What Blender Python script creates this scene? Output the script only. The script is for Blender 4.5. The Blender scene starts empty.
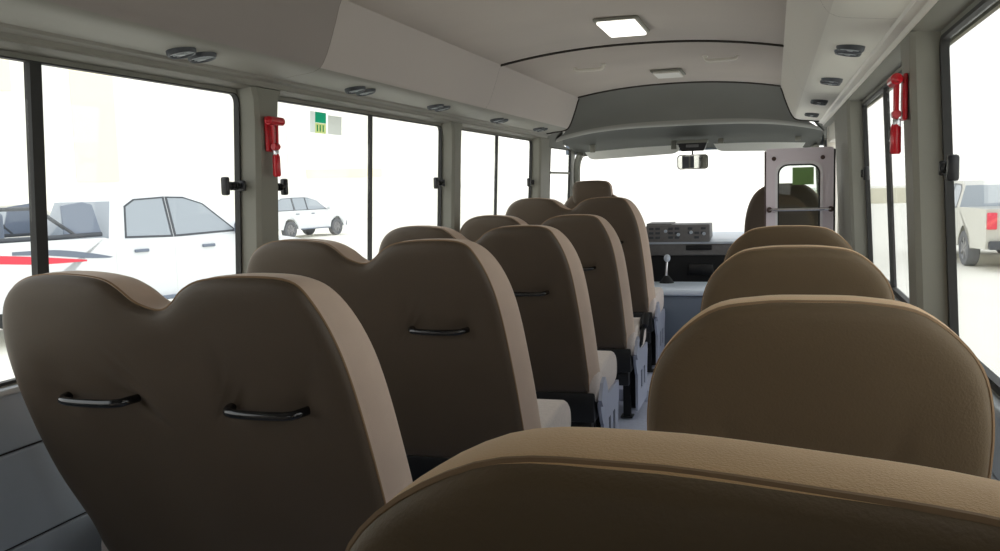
import bpy, bmesh, math, random
from mathutils import Vector, Matrix
random.seed(7)
S = bpy.context.scene
C = S.collection
PI = math.pi
FL = 0.12            # cabin floor height

# ------------------------------------------------------------------ materials
def srgb(c):
    return tuple(((v/12.92) if v <= .04045 else ((v+.055)/1.055)**2.4) for v in [x/255. for x in c]) + (1.,)

def mat(name, rgb, rough=.6, metal=0., noise=0., nscale=30., bump=0., bscale=200., spec=.5, sheen=0., coat=0.):
    m = bpy.data.materials.new(name); m.use_nodes = True
    nt = m.node_tree; b = nt.nodes['Principled BSDF']
    col = srgb(rgb)
    b.inputs['Base Color'].default_value = col
    b.inputs['Roughness'].default_value = rough
    b.inputs['Metallic'].default_value = metal
    b.inputs['Specular IOR Level'].default_value = spec
    if sheen:
        b.inputs['Sheen Weight'].default_value = sheen
        b.inputs['Sheen Tint'].default_value = (1, .9, .8, 1)
    if coat: b.inputs['Coat Weight'].default_value = coat
    tc = nt.nodes.new('ShaderNodeTexCoord')
    if noise:
        n = nt.nodes.new('ShaderNodeTexNoise'); n.inputs['Scale'].default_value = nscale
        n.inputs['Detail'].default_value = 5
        r = nt.nodes.new('ShaderNodeValToRGB')
        r.color_ramp.elements[0].position = .3; r.color_ramp.elements[1].position = .7
        r.color_ramp.elements[0].color = tuple(max(0, c*(1-noise)) for c in col[:3])+(1,)
        r.color_ramp.elements[1].color = tuple(min(1, c*(1+noise)) for c in col[:3])+(1,)
        nt.links.new(tc.outputs['Object'], n.inputs['Vector'])
        nt.links.new(n.outputs['Fac'], r.inputs['Fac'])
        nt.links.new(r.outputs['Color'], b.inputs['Base Color'])
    if bump:
        n = nt.nodes.new('ShaderNodeTexNoise'); n.inputs['Scale'].default_value = bscale
        n.inputs['Detail'].default_value = 3
        bp = nt.nodes.new('ShaderNodeBump'); bp.inputs['Strength'].default_value = bump
        bp.inputs['Distance'].default_value = .002
        nt.links.new(tc.outputs['Object'], n.inputs['Vector'])
        nt.links.new(n.outputs['Fac'], bp.inputs['Height'])
        nt.links.new(bp.outputs['Normal'], b.inputs['Normal'])
    return m

def emis(name, rgb, s):
    m = bpy.data.materials.new(name); m.use_nodes = True
    b = m.node_tree.nodes['Principled BSDF']
    b.inputs['Base Color'].default_value = srgb(rgb)
    b.inputs['Emission Color'].default_value = srgb(rgb)
    b.inputs['Emission Strength'].default_value = s
    return m

def glassmat(name, tint=(1, 1, 1), refl=.03):
    m = bpy.data.materials.new(name); m.use_nodes = True
    nt = m.node_tree
    for n in list(nt.nodes): nt.nodes.remove(n)
    o = nt.nodes.new('ShaderNodeOutputMaterial'); mx = nt.nodes.new('ShaderNodeMixShader')
    t = nt.nodes.new('ShaderNodeBsdfTransparent'); g = nt.nodes.new('ShaderNodeBsdfGlossy')
    t.inputs['Color'].default_value = (*tint, 1); g.inputs['Roughness'].default_value = .02
    lw = nt.nodes.new('ShaderNodeLayerWeight'); lw.inputs['Blend'].default_value = .5
    pw = nt.nodes.new('ShaderNodeMath'); pw.operation = 'POWER'; pw.inputs[1].default_value = 4.5
    ml = nt.nodes.new('ShaderNodeMath'); ml.operation = 'MULTIPLY_ADD'; ml.inputs[1].default_value = .3; ml.inputs[2].default_value = refl
    nt.links.new(lw.outputs['Facing'], pw.inputs[0]); nt.links.new(pw.outputs[0], ml.inputs[0]); nt.links.new(ml.outputs[0], mx.inputs[0])
    nt.links.new(t.outputs[0], mx.inputs[1]); nt.links.new(g.outputs[0], mx.inputs[2])
    nt.links.new(mx.outputs[0], o.inputs['Surface'])
    return m

def film(name, rgb, k=.7):
    m = bpy.data.materials.new(name); m.use_nodes = True
    nt = m.node_tree; b = nt.nodes['Principled BSDF']; b.inputs['Base Color'].default_value = srgb(rgb); b.inputs['Roughness'].default_value = .6
    t = nt.nodes.new('ShaderNodeBsdfTranslucent'); t.inputs['Color'].default_value = srgb(rgb); mx = nt.nodes.new('ShaderNodeMixShader'); mx.inputs[0].default_value = k
    nt.links.new(b.outputs[0], mx.inputs[1]); nt.links.new(t.outputs[0], mx.inputs[2]); nt.links.new(mx.outputs[0], nt.nodes['Material Output'].inputs['Surface'])
    return m

M = dict(
    sheet=film('sticker_sheet', (226, 234, 230)), sheetg=film('sticker_print_green', (30, 160, 120)), sheety=film('sticker_print_cream', (206, 222, 150)),
    sheetgrey=film('sticker_plain', (214, 218, 212)), sheeto=film('sticker_olive_film', (150, 184, 118), .75),
    roof=mat('roof_lining', (194, 185, 176), .85, noise=.03, nscale=3, bump=.25, bscale=600),
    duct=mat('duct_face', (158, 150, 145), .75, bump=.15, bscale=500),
    ductr=mat('duct_face_right_lit', (214, 210, 200), .7, bump=.15, bscale=500),  # lighter copy for the right duct, window light painted into the colour
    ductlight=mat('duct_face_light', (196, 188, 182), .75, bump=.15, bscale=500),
    under=mat('duct_underside', (224, 221, 210), .6, bump=.1, bscale=400),  # right side only, brightened in the colour to read as lit
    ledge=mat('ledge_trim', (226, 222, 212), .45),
    pillarl=mat('pillar_trim_painted_shade', (116, 113, 104), .6),  # left header: darker copy of the trim with shade painted in
    underl=mat('trim_painted_shading', (150, 148, 139), .6),  # shade painted into left underside and ledge; also the lit front rim
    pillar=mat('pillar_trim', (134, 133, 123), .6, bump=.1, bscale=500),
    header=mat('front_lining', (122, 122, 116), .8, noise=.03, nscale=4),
    lower=mat('side_panel_vinyl', (172, 182, 192), .6, noise=.03, nscale=8),
    sill=mat('sill_plastic', (176, 182, 186), .5),
    floor=mat('floor_vinyl', (196, 202, 222), .5, noise=.08, nscale=60),
    seam=mat('dark_seam', (48, 42, 36), .8),
    rubber=mat('rubber_gasket', (34, 34, 32), .6),
    blackp=mat('black_plastic', (24, 25, 28), .35),
    blackm=mat('matt_black', (16, 17, 20), .7),
    chromeblk=mat('black_gloss_handle', (14, 15, 17), .18, coat=.5),
    hdark=mat('front_recess_painted_shade', (88, 89, 84), .8),  # dark tone stands in for the shade behind the rim
    visor=mat('visor_vinyl', (238, 238, 232), .7),
    tint=glassmat('tinted_glass', (.80, .84, .81)),
    brownr=mat('seat_vinyl_brown_lit', (97, 79, 54), .68, noise=.05, nscale=7, bump=.25, bscale=350, sheen=.1),  # right seats: same brown, warm light put into the colour
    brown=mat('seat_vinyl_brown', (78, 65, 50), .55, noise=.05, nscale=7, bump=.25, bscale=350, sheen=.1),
    tanr=mat('seat_fabric_tan_lit', (208, 170, 120), .7, noise=.04, nscale=14, bump=.35, bscale=700, sheen=.3),  # right seats: same tan, warm window light painted in as gold
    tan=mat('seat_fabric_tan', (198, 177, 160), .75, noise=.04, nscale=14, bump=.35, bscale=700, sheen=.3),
    piping=mat('seat_piping', (140, 114, 86), .8),
    cushion=mat('seat_cushion_fabric', (214, 204, 198), .85, noise=.07, nscale=90, bump=.3, bscale=500, sheen=.3),
    metal=mat('seat_frame_grey', (176, 182, 200), .4, metal=.2),
    steel=mat('bright_steel', (210, 210, 214), .22, metal=1.),
    red=mat('hammer_red', (200, 14, 34), .35, coat=.4),
    bolt=mat('bolt_dark', (84, 66, 64), .4, metal=.4),
    doorp=mat('door_panel_paint', (244, 234, 242), .5),
    doorin=mat('door_panel_inner', (250, 246, 250), .5),
    dashg=mat('dash_grey', (120, 118, 118), .6, noise=.08, nscale=40),
    dashl=mat('dash_light', (196, 206, 218), .35),
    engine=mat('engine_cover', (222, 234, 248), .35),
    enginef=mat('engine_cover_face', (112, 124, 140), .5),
    green=mat('sticker_green', (28, 150, 110), .6),
    olive=mat('sticker_olive', (118, 150, 84), .6),
    paper=mat('sticker_white', (225, 232, 228), .7),
    papery=mat('sticker_cream', (214, 224, 150), .7),
    mirror=mat('mirror_glass', (235, 235, 230), .03, metal=1.),
    lampoff=mat('lamp_cover', (225, 222, 214), .35),
    lamp=emis('lamp_lit', (255, 252, 244), 1.5),
    glass=glassmat('window_glass', (.985, .99, .985)),
    ground=mat('bright_concrete', (238, 235, 224), .9, noise=.02, nscale=.6),
    carwhite=mat('car_white_paint', (226, 229, 232), .3, coat=.5),
    carsilver=mat('car_silver_paint', (196, 194, 184), .35, coat=.4),
    carglass=mat('car_window', (160, 168, 176), .1),
    cardark=mat('car_dark_trim', (72, 76, 82), .5),
    tyre=mat('tyre_rubber_hazed', (104, 106, 110), .8),  # rubber lightened, haze of the overexposed outside put into the colour
    rim=mat('wheel_rim', (150, 150, 152), .35, metal=.6),
    carred=mat('car_red_stripe', (225, 66, 84), .4),
    cargrey=mat('car_grey_panel', (112, 122, 138), .5),
    bwhite=mat('facade_white', (250, 248, 240), .9),
    byellow=mat('facade_yellow', (250, 240, 212), .9),
    bgrey=mat('facade_grey', (228, 230, 227), .9),
    borange=mat('facade_orange', (248, 222, 165), .9),
    wallc=mat('boundary_wall_paint', (214, 210, 192), .9),
)

# ------------------------------------------------------------------ mesh helpers
def obj(name, bm, mats, parent=None, smooth=True, angle=35, kind=None):
    me = bpy.data.meshes.new(name)
    bmesh.ops.recalc_face_normals(bm, faces=bm.faces[:])
    bm.to_mesh(me); bm.free()
    if not isinstance(mats, (list, tuple)): mats = [mats]
    for m in mats: me.materials.append(m)
    if smooth:
        for p in me.polygons: p.use_smooth = True
        try: me.set_sharp_from_angle(angle=math.radians(angle))
        except Exception: pass
    o = bpy.data.objects.new(name, me); C.objects.link(o)
    if parent: o.parent = parent
    if kind: o['kind'] = kind
    return o

def tag(o, label=None, cat=None, group=None, kind=None):
    if label: o['label'] = label
    if cat: o['category'] = cat
    if group: o['group'] = group
    if kind: o['kind'] = kind
    return o

def thing(name, label, cat, loc=(0, 0, 0), rz=0, group=None):
    o = bpy.data.objects.new(name, None); C.objects.link(o)
    o.empty_display_size = .1
    o.location = loc; o.rotation_euler = (0, 0, rz)
    return tag(o, label, cat, group)

def dup(root, loc=None, rz=None, label=None, group=None):
    r = root.copy(); C.objects.link(r)
    if loc is not None: r.location = loc
    if rz is not None: r.rotation_euler = (0, 0, rz)
    if label: r['label'] = label
    if group: r['group'] = group
    for ch in [o for o in S.objects if o.parent == root]:
        c = ch.copy(); C.objects.link(c); c.parent = r
        for g in [o for o in S.objects if o.parent == ch]:
            d = g.copy(); C.objects.link(d); d.parent = c
    return r

def bx(bm, lo, hi, bev=0., seg=2, mi=0, mtx=None):
    b2 = bmesh.new()
    bmesh.ops.create_cube(b2, size=1.)
    c = [(a+b)/2 for a, b in zip(lo, hi)]; s = [max(1e-4, abs(b-a)) for a, b in zip(lo, hi)]
    for v in b2.verts: v.co = Vector((v.co.x*s[0]+c[0], v.co.y*s[1]+c[1], v.co.z*s[2]+c[2]))
    if bev: bmesh.ops.bevel(b2, geom=b2.edges[:], offset=min(bev, min(s)*.49), segments=seg, profile=.5, affect='EDGES')
    for f in b2.faces: f.material_index = mi
    if mtx: bmesh.ops.transform(b2, matrix=mtx, verts=b2.verts[:])
    join(bm, b2)

def join(bm, b2):
    me = bpy.data.meshes.new('tmp'); b2.to_mesh(me); b2.free(); bm.from_mesh(me); bpy.data.meshes.remove(me)

def catmull(pts, n=6, closed=False):
    P = [Vector(p) for p in pts]; out = []; L = len(P)
    rng = range(L if closed else L-1)
    for i in rng:
        if closed: a, b, c, d = P[i-1], P[i], P[(i+1) % L], P[(i+2) % L]
        else: a, b, c, d = P[max(0, i-1)], P[i], P[i+1], P[min(L-1, i+2)]
        for k in range(n):
            t = k/n
            out.append(.5*((2*b)+(c-a)*t+(2*a-5*b+4*c-d)*t*t+(3*b-a-3*c+d)*t**3))
    if not closed: out.append(P[-1])
    return out

def tube(bm, pts, r, seg=10, closed=False, mi=0, caps=True):
    P = [Vector(p) for p in pts]; n = len(P); rings = []
    up = Vector((0, 0, 1))
    prev = None
    for i, p in enumerate(P):
        if closed: t = P[(i+1) % n]-P[i-1]
        else: t = P[min(n-1, i+1)]-P[max(0, i-1)]
        t.normalize()
        if prev is None:
            a = t.cross(up)
            if a.length < .1: a = t.cross(Vector((1, 0, 0)))
        else: a = prev-t*prev.dot(t)
        a.normalize(); prev = a; b = t.cross(a)
        rr = r[i] if isinstance(r, (list, tuple)) else r
        rings.append([bm.verts.new(p+a*rr*math.cos(2*PI*k/seg)+b*rr*math.sin(2*PI*k/seg)) for k in range(seg)])
    m = n if closed else n-1
    for i in range(m):
        A, B = rings[i], rings[(i+1) % n]
        for k in range(seg):
            bm.faces.new((A[k], A[(k+1) % seg], B[(k+1) % seg], B[k])).material_index = mi
    if caps and not closed:
        bm.faces.new(rings[0]).material_index = mi; bm.faces.new(rings[-1]).material_index = mi

def cyl(bm, a, b, r, seg=20, mi=0, bev=True):
    a, b = Vector(a), Vector(b); d = (b-a); L = d.length; d.normalize()
    e = min(.15*r, L*.2) if bev else 0
    if e: tube(bm, [a, a+d*e*.001, a+d*e, b-d*e, b-d*e*.001, b], [r-e, r-e, r, r, r-e, r-e], seg, mi=mi)
    else: tube(bm, [a, b], r, seg, mi=mi)

def loft(bm, rows, closed_row=False, mi=0, mif=None):
    R = [[bm.verts.new(p) for p in row] for row in rows]
    for i in range(len(R)-1):
        n = len(R[i]); m = n if closed_row else n-1
        for k in range(m):
            f = bm.faces.new((R[i][k], R[i][(k+1) % n], R[i+1][(k+1) % n], R[i+1][k]))
            f.material_index = mif(i, k) if mif else mi
    return R

def rrect(x0, x1, z0, z1, r, n=6):
    out = []
    for cx, cz, a0 in ((x1-r, z1-r, 0), (x0+r, z1-r, PI/2), (x0+r, z0+r, PI), (x1-r, z0+r, 3*PI/2)):
        for k in range(n+1):
            a = a0+PI/2*k/n; out.append((cx+r*math.cos(a), cz+r*math.sin(a)))
    return out

def ring2d(outer, inner, fn, thick, bm, mi=0):
    """extruded ring between two equally long closed 2-D loops; fn(u,v,w)->3D"""
    n = len(outer); w0, w1 = thick
    rows = [[fn(u, v, w0) for u, v in inner], [fn(u, v, w0) for u, v in outer],
            [fn(u, v, w1) for u, v in outer], [fn(u, v, w1) for u, v in inner], [fn(u, v, w0) for u, v in inner]]
    loft(bm, rows, True, mi)
    bmesh.ops.remove_doubles(bm, verts=bm.verts[:], dist=1e-6)

def plate(bm, loop, fn, thick, mi=0):
    w0, w1 = thick
    A = [bm.verts.new(fn(u, v, w0)) for u, v in loop]; B = [bm.verts.new(fn(u, v, w1)) for u, v in loop]
    bm.faces.new(A).material_index = mi; bm.faces.new(B[::-1]).material_index = mi
    n = len(loop)
    for k in range(n): bm.faces.new((A[k], A[(k+1) % n], B[(k+1) % n], B[k])).material_index = mi

# ------------------------------------------------------------------ camera
f, yaw, pit, rol = 893.03, .2991, .0987, -.0282
cam = bpy.data.cameras.new('camera'); co = bpy.data.objects.new('camera', cam); C.objects.link(co)
cam.sensor_width = 36; cam.lens = f*36/1000; cam.clip_start = .02; cam.clip_end = 500
fw = Vector((-math.sin(yaw)*math.cos(pit), math.cos(yaw)*math.cos(pit), -math.sin(pit)))
rt = Vector((math.cos(yaw), math.sin(yaw), 0)); up = rt.cross(fw)
rt2 = math.cos(rol)*rt+math.sin(rol)*up; up2 = -math.sin(rol)*rt+math.cos(rol)*up
mw = Matrix((rt2, up2, -fw)).transposed().to_4x4(); mw.translation = Vector((.586, 0, 1.29))
co.matrix_world = mw
S.camera = co
cam.dof.use_dof = False

# ------------------------------------------------------------------ shell
YB, YF = -1.1, 7.05      # rear wall and windscreen
SILL, WT = .90, 1.59
def wx(z): return .93+(1.59-z)*.05
def wallpt(side):
    return lambda y, z, w: Vector((side*(wx(z)+w), y, z))

# floor
bm = bmesh.new(); bx(bm, (-1.0, YB, FL-.06), (1.0, YF+.2, FL)); obj('floor', bm, M['floor'], kind='structure', smooth=False)
# raised cab floor on the left and at the front right
bm = bmesh.new(); bx(bm, (-.95, 4.72, FL), (-.0, 6.4, FL+.065), .008); obj('trim_1', bm, M['floor'], kind='structure')
bm = bmesh.new(); bx(bm, (.36, 4.75, FL), (.95, 6.4, FL+.09), .008); obj('trim_2', bm, M['floor'], kind='structure')

# ceiling: arched lining in panels
def arch(x, z0=1.851, h=.055): return z0+h*(1-(abs(x)/.6245)**2.2)
bm = bmesh.new()
xs = [-.6245+1.249*i/28 for i in range(29)]
cuts = [YB, .95, 2.45, 4.03, 5.73]
for a, b in zip(cuts[:-1], cuts[1:]):
    g = .006
    ys = [a+g, a+g+.012, b-g-.012, b-g]
    rows = []
    for i, y in enumerate(ys):
        dz = .006 if i in (0, 3) else 0
        rows.append([(x, y, arch(x)+dz) for x in xs])
    loft(bm, rows)
rows = [[(x, y, arch(x)+.02) for x in xs] for y in (YB, 5.75)]
loft(bm, rows, mi=1)
obj('ceiling', bm, [M['roof'], M['seam']], kind='structure')
bm = bmesh.new()
for y in (4.03, 5.735): tube(bm, [(x, y, arch(x)-.001) for x in xs], .0065, 8)
obj('trim_21', bm, M['seam'], kind='structure')
# outer roof skin keeps daylight out
bm = bmesh.new()
prof = [(-1.0, 1.605), (-.98, 1.75), (-.85, 1.93), (-.6, 2.0), (0, 2.03), (.6, 2.0), (.85, 1.93), (.98, 1.75), (1.0, 1.605)]
loft(bm, [[(x, y, z) for x, z in prof] for y in (YB-.1, 6.6)]+[[(x*.97, 7.12, min(z, 1.85)) for x, z in prof]])
obj('trim_3', bm, M['bwhite'], kind='structure')

# overhead air ducts, each side: profile (|X|,Z)
face = [(.622, 1.853), (.634, 1.825), (.648, 1.78), (.664, 1.735), (.680, 1.695), (.692, 1.672), (.704, 1.657)]
und = [(.704, 1.657), (.722, 1.648), (.75, 1.643), (.79, 1.639), (.83, 1.634), (.845, 1.634)]
led = [(.845, 1.634), (.85, 1.627), (.868, 1.622), (.873, 1.612), (.872, 1.606)]
hed = [(.872, 1.606), (.885, 1.602), (.905, 1.600), (.935, 1.598), (.97, 1.60)]
for side, nm in ((-1, 'left'), (1, 'right')):
    bm = bmesh.new()
    joints = [YB, .55, 2.43, 4.03, 5.76] if side < 0 else [YB, .35, 2.18, 4.03, 5.76]
    for j, (a, b) in enumerate(zip(joints[:-1], joints[1:])):
        ys = [a+.0008, a+.006, b-.006, b-.0008]
        full = face+und[1:]
        def shr(p, e): return (p[0]+e*.8, p[1]+e*.6)
        rows = []
        for i, y in enumerate(ys):
            e = .0 if i in (0, 3) else 0
            rows.append([(side*shr(p, e)[0], y, shr(p, e)[1]) for p in full])
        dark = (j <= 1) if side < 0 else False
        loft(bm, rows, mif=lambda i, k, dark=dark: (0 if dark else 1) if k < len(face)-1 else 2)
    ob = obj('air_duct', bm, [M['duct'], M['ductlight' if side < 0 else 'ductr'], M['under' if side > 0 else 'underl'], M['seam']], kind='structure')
    ob.name = 'trim_4' if side < 0 else 'trim_5'
    bm = bmesh.new()
    full = [(p[0]+.012, p[1]+.012) for p in face+und[1:]]
    loft(bm, [[(side*p[0], y, p[1]) for p in full] for y in (YB, 5.75)])
    tube(bm, [(side*p[0]+side*-.001, 5.765, p[1]-.001) for p in face+und[1:]], .0065, 8)
    # end cap
    vs = [bm.verts.new((side*p[0], 5.762, p[1])) for p in face+und[1:]]+[bm.verts.new((side*.97, 5.762, 1.634)), bm.verts.new((side*.97, 5.762, 1.9))]
    bm.faces.new(vs)
    ob = obj('backing', bm, M['seam'], kind='structure'); ob.name = 'trim_6' if side < 0 else 'trim_7'
    # ledge strip and window header
    bm = bmesh.new()
    yend = 5.9
    loft(bm, [[(side*p[0], y, p[1]) for p in led] for y in (YB, 2.296, 2.30, yend)])
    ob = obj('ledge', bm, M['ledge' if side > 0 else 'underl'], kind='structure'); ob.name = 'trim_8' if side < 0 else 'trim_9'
    bm = bmesh.new()
    loft(bm, [[(side*p[0], y, p[1]) for p in hed] for y in (YB, yend)])
    # skin behind duct
    loft(bm, [[(side*x, y, z) for x, z in ((.97, 1.59), (.985, 1.75), (.86, 1.9), (.60, 1.96))] for y in (YB, 6.0)])
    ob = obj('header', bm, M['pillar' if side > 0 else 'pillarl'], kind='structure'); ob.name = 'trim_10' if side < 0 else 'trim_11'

# ---- side walls
W = {-1: [(.30, 2.35, 1.578), (2.50, 4.05, 3.265), (4.19, 5.72, 4.955)],
     1: [(.36, 2.185, 1.20), (2.38, 3.98, 3.24)]}
CABW = {-1: (6.22, 6.90), 1: (6.22, 6.90)}

def quadwall(bm, side, y0, y1, z0, z1, t=.013, inn=0.):
    fn = wallpt(side)
    vs = []
    for w in (-inn, t):
        for (y, z) in ((y0, z0), (y1, z0), (y1, z1), (y0, z1)): vs.append(bm.verts.new(fn(y, z, w)))
    for q in ((0, 1, 2, 3), (7, 6, 5, 4), (0, 4, 5, 1), (1, 5, 6, 2), (2, 6, 7, 3), (3, 7, 4, 0)): bm.faces.new([vs[i] for i in q])

wn = 1
for side, nm in ((-1, 'left'), (1, 'right')):
    # lower trim panels, stacked with grooves
    bm = bmesh.new()
    ends = (YB, YF) if side < 0 else (YB, 4.36)
    for z0, z1 in ((FL, .36), (.364, .554), (.559, .758), (.763, .885)):
        b2 = bmesh.new()
        lo, hi = (side*(.955), ends[0], z0), (side*1.0, ends[1], z1)
        bx(b2, (min(lo[0], hi[0]), lo[1], z0), (max(lo[0], hi[0]), hi[1], z1), .004)
        join(bm, b2)
    bx(bm, (min(side*.962, side*1.0), ends[0], FL), (max(side*.962, side*1.0), ends[1], SILL-.02), mi=1)
    if side > 0:
        for z0, z1 in ((FL, .885),): bx(bm, (.955, 5.85, z0), (1.0, YF, z1), .004)
    # sill ledge
    e2 = ends[1] if side < 0 else 4.36
    bx(bm, (min(side*.94, side*1.0), ends[0], .885), (max(side*.94, side*1.0), e2, SILL), .005, mi=2)
    # pillars between windows (flush skin)
    spans = W[side]; ylist = [YB]+[v for w in spans for v in (w[0], w[1])]
    last = CABW[side][0]
    for k in range(0, len(ylist), 2):
        y0 = ylist[k]; y1 = spans[k//2][0] if k//2 < len(spans) else None
        if y1 is None:
            if side < 0: y1 = last
            else: y1 = 4.34
        b2 = bmesh.new(); quadwall(b2, side, y0, y1, SILL, 1.61); 
        for f_ in b2.faces: f_.material_index = 3
        join(bm, b2)
    if side > 0:
        b2 = bmesh.new(); quadwall(b2, side, 5.85, last, SILL, 1.61)
        for f_ in b2.faces: f_.material_index = 3
        join(bm, b2)
    b2 = bmesh.new(); quadwall(b2, side, CABW[side][1], YF, SILL, 1.61)
    for f_ in b2.faces: f_.material_index = 3
    join(bm, b2)
    # strip above windows
    b2 = bmesh.new(); quadwall(b2, side, YB, YF, WT, 1.66)
    for f_ in b2.faces: f_.material_index = 3
    join(bm, b2)
    obj('wall_'+nm, bm, [M['lower'], M['seam'], M['sill'], M['pillar']], kind='structure', smooth=False)

# inner pillar covers (protruding trims)
def pillar_cover(side, y0, y1, nm, top=1.603, X=.87):
    bm = bmesh.new()
    rows = []
    for z in (SILL-.02, 1.2, 1.5, 1.57, top):
        dx = (1.603-z)*.045
        fl = .02*max(0, (z-1.54)/.06)**2
        pts = [(wx(z)+.005, y0-.004-fl), (X+dx+.012, y0-fl), (X+dx, y0+.012-fl), (X+dx, y1-.012+fl), (X+dx+.012, y1+fl), (wx(z)+.005, y1+.004+fl)]
        rows.append([(side*a, b, z) for a, b in pts])
    loft(bm, rows)
    return obj(nm, bm, M['pillar'], kind='structure')
pillar_cover(-1, 2.352, 2.47, 'trim_12')
pillar_cover(-1, 4.055, 4.165, 'trim_13')
pillar_cover(-1, 5.725, 5.95, 'trim_14')
pillar_cover(1, 2.19, 2.335, 'trim_15')
pillar_cover(1, 3.985, 4.78, 'trim_16')
pillar_cover(1, .22, .34, 'trim_17')

# windows: surround with rounded corners, gasket, two sliding panes, divider, latch knobs
def window(side, y0, y1, yd, n, z0=SILL, z1=WT, slider=True, dw=.008, sw=.003, fw_=.010):
    fn = wallpt(side)
    root = bpy.data.objects.new('window_%d' % n, None); C.objects.link(root); root['kind'] = 'structure'
    def rectloop(m): # loop on rectangle with same count as rounded one
        out = []
        for (cy, cz, a0) in ((y1, z1, 0), (y0, z1, PI/2), (y0, z0, PI), (y1, z0, 3*PI/2)):
            for k in range(7): out.append((cy, cz))
        return out
    r = .032
    i1 = rrect(y0+sw, y1-sw, z0+sw, z1-sw, r)
    i2 = rrect(y0+sw+fw_, y1-sw-fw_, z0+sw+fw_, z1-sw-fw_*.5, r*.8)
    bm = bmesh.new(); ring2d(rectloop(0), i1, fn, (-.001, .012), bm); obj('surround', bm, M['pillar'], root, smooth=False)
    bm = bmesh.new(); ring2d(i1, i2, fn, (-.002, .016), bm); obj('frame', bm, M['rubber'], root)
    if slider:
        for k, (a, b, w) in enumerate(((y0+.006, yd+.01, .004), (yd-.01, y1-.006, .010))):
            bm = bmesh.new(); plate(bm, [(a, z0+.012), (b, z0+.012), (b, z1-.012), (a, z1-.012)], fn, (w, w+.004))
            obj('pane', bm, M['glass'], root, smooth=False)
        bm = bmesh.new()
        plate(bm, [(yd-dw, z0+.004), (yd+dw, z0+.004), (yd+dw, z1-.004), (yd-dw, z1-.004)], fn, (-.001, .016))
        obj('divider', bm, M['rubber'], root, smooth=False)
    else:
        bm = bmesh.new(); plate(bm, i1, fn, (.010, .014)); obj('pane', bm, M['glass'], root, smooth=False)
    return root

def latch(side, y, z, root, d=-1):
    """grip standing off the frame edge along the wall"""
    bm = bmesh.new()
    bx(bm, (-.014, -.006, -.016), (.010, .008, .016), .004)
    cyl(bm, (0, .004, 0), (0, .075, 0), .009, 12)
    for q in (.022, .036, .050): cyl(bm, (0, q, 0), (0, q+.004, 0), .013, 12, bev=False)
    bx(bm, (-.012, .072, -.027), (.011, .090, .027), .006)
    for v in bm.verts: v.co = Vector((side*(wx(z)-.010)+side*v.co.x, y+d*v.co.y, z+v.co.z))
    obj('latch', bm, M['blackp'], root)

k = 1
roots = {}
for side in (-1, 1):
    for (y0, y1, yd) in W[side]:
        roots[k] = window(side, y0, y1, yd, k, dw=(.016 if k == 1 else .0045) if side < 0 else .014, fw_=.007 if side < 0 else .016); k += 1
roots[6] = window(-1, CABW[-1][0], CABW[-1][1], 0, 6, z0=.92, z1=1.565, slider=False)
roots[7] = window(1, CABW[1][0], CABW[1][1], 0, 7, z0=.92, z1=1.565, slider=False)
latch(-1, 2.335, 1.315, roots[1]); latch(-1, 2.50, 1.31, roots[2], 1); latch(-1, 4.03, 1.317, roots[2])
latch(-1, 4.18, 1.315, roots[3], 1); latch(-1, 5.70, 1.315, roots[3])
latch(1, 2.10, 1.303, roots[4]); latch(1, 3.90, 1.303, roots[5])
# cab quarter-light divider
bm = bmesh.new(); plate(bm, [(6.25, 1.375), (6.87, 1.375), (6.87, 1.39), (6.25, 1.39)], wallpt(-1), (-.002, .02)); obj('cross_bar', bm, M['pillar'], roots[6], smooth=False)

# unseen rear wall; its window is sized and placed to light the near seat
bm = bmesh.new()
bx(bm, (-1, YB-.04, FL), (1, YB, 1.05)); bx(bm, (-1, YB-.04, 1.58), (1, YB, 1.97))
bx(bm, (-1, YB-.04, 1.05), (-.15, YB, 1.58)); bx(bm, (.75, YB-.04, 1.05), (1, YB, 1.58))
obj('wall_back', bm, M['pillar'], kind='structure', smooth=False)
bm = bmesh.new(); bx(bm, (-.15, YB-.02, 1.05), (.75, YB-.014, 1.58)); obj('window_9', bm, M['glass'], kind='structure', smooth=False)

# ---- front end: lining above the windscreen
def hx(t): return t
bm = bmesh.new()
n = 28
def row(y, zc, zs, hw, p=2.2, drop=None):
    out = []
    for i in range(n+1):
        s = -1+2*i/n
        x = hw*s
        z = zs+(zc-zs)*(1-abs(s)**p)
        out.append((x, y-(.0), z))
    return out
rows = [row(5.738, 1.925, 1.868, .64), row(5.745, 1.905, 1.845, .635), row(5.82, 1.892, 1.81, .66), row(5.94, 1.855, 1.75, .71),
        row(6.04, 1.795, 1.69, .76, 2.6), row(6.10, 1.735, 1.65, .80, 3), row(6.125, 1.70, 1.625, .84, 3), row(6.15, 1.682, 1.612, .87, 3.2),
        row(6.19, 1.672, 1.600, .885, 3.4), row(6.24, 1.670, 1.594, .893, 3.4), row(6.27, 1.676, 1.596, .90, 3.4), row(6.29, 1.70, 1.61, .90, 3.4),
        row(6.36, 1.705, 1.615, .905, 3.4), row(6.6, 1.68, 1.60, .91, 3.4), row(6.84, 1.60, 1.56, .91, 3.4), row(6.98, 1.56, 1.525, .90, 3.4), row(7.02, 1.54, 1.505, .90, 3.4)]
loft(bm, rows, mif=lambda i, k: 1 if 6 <= i <= 9 else (2 if i > 9 else 0))  # rim rows painted lighter as if lit, recess rows darker as shade
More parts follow.
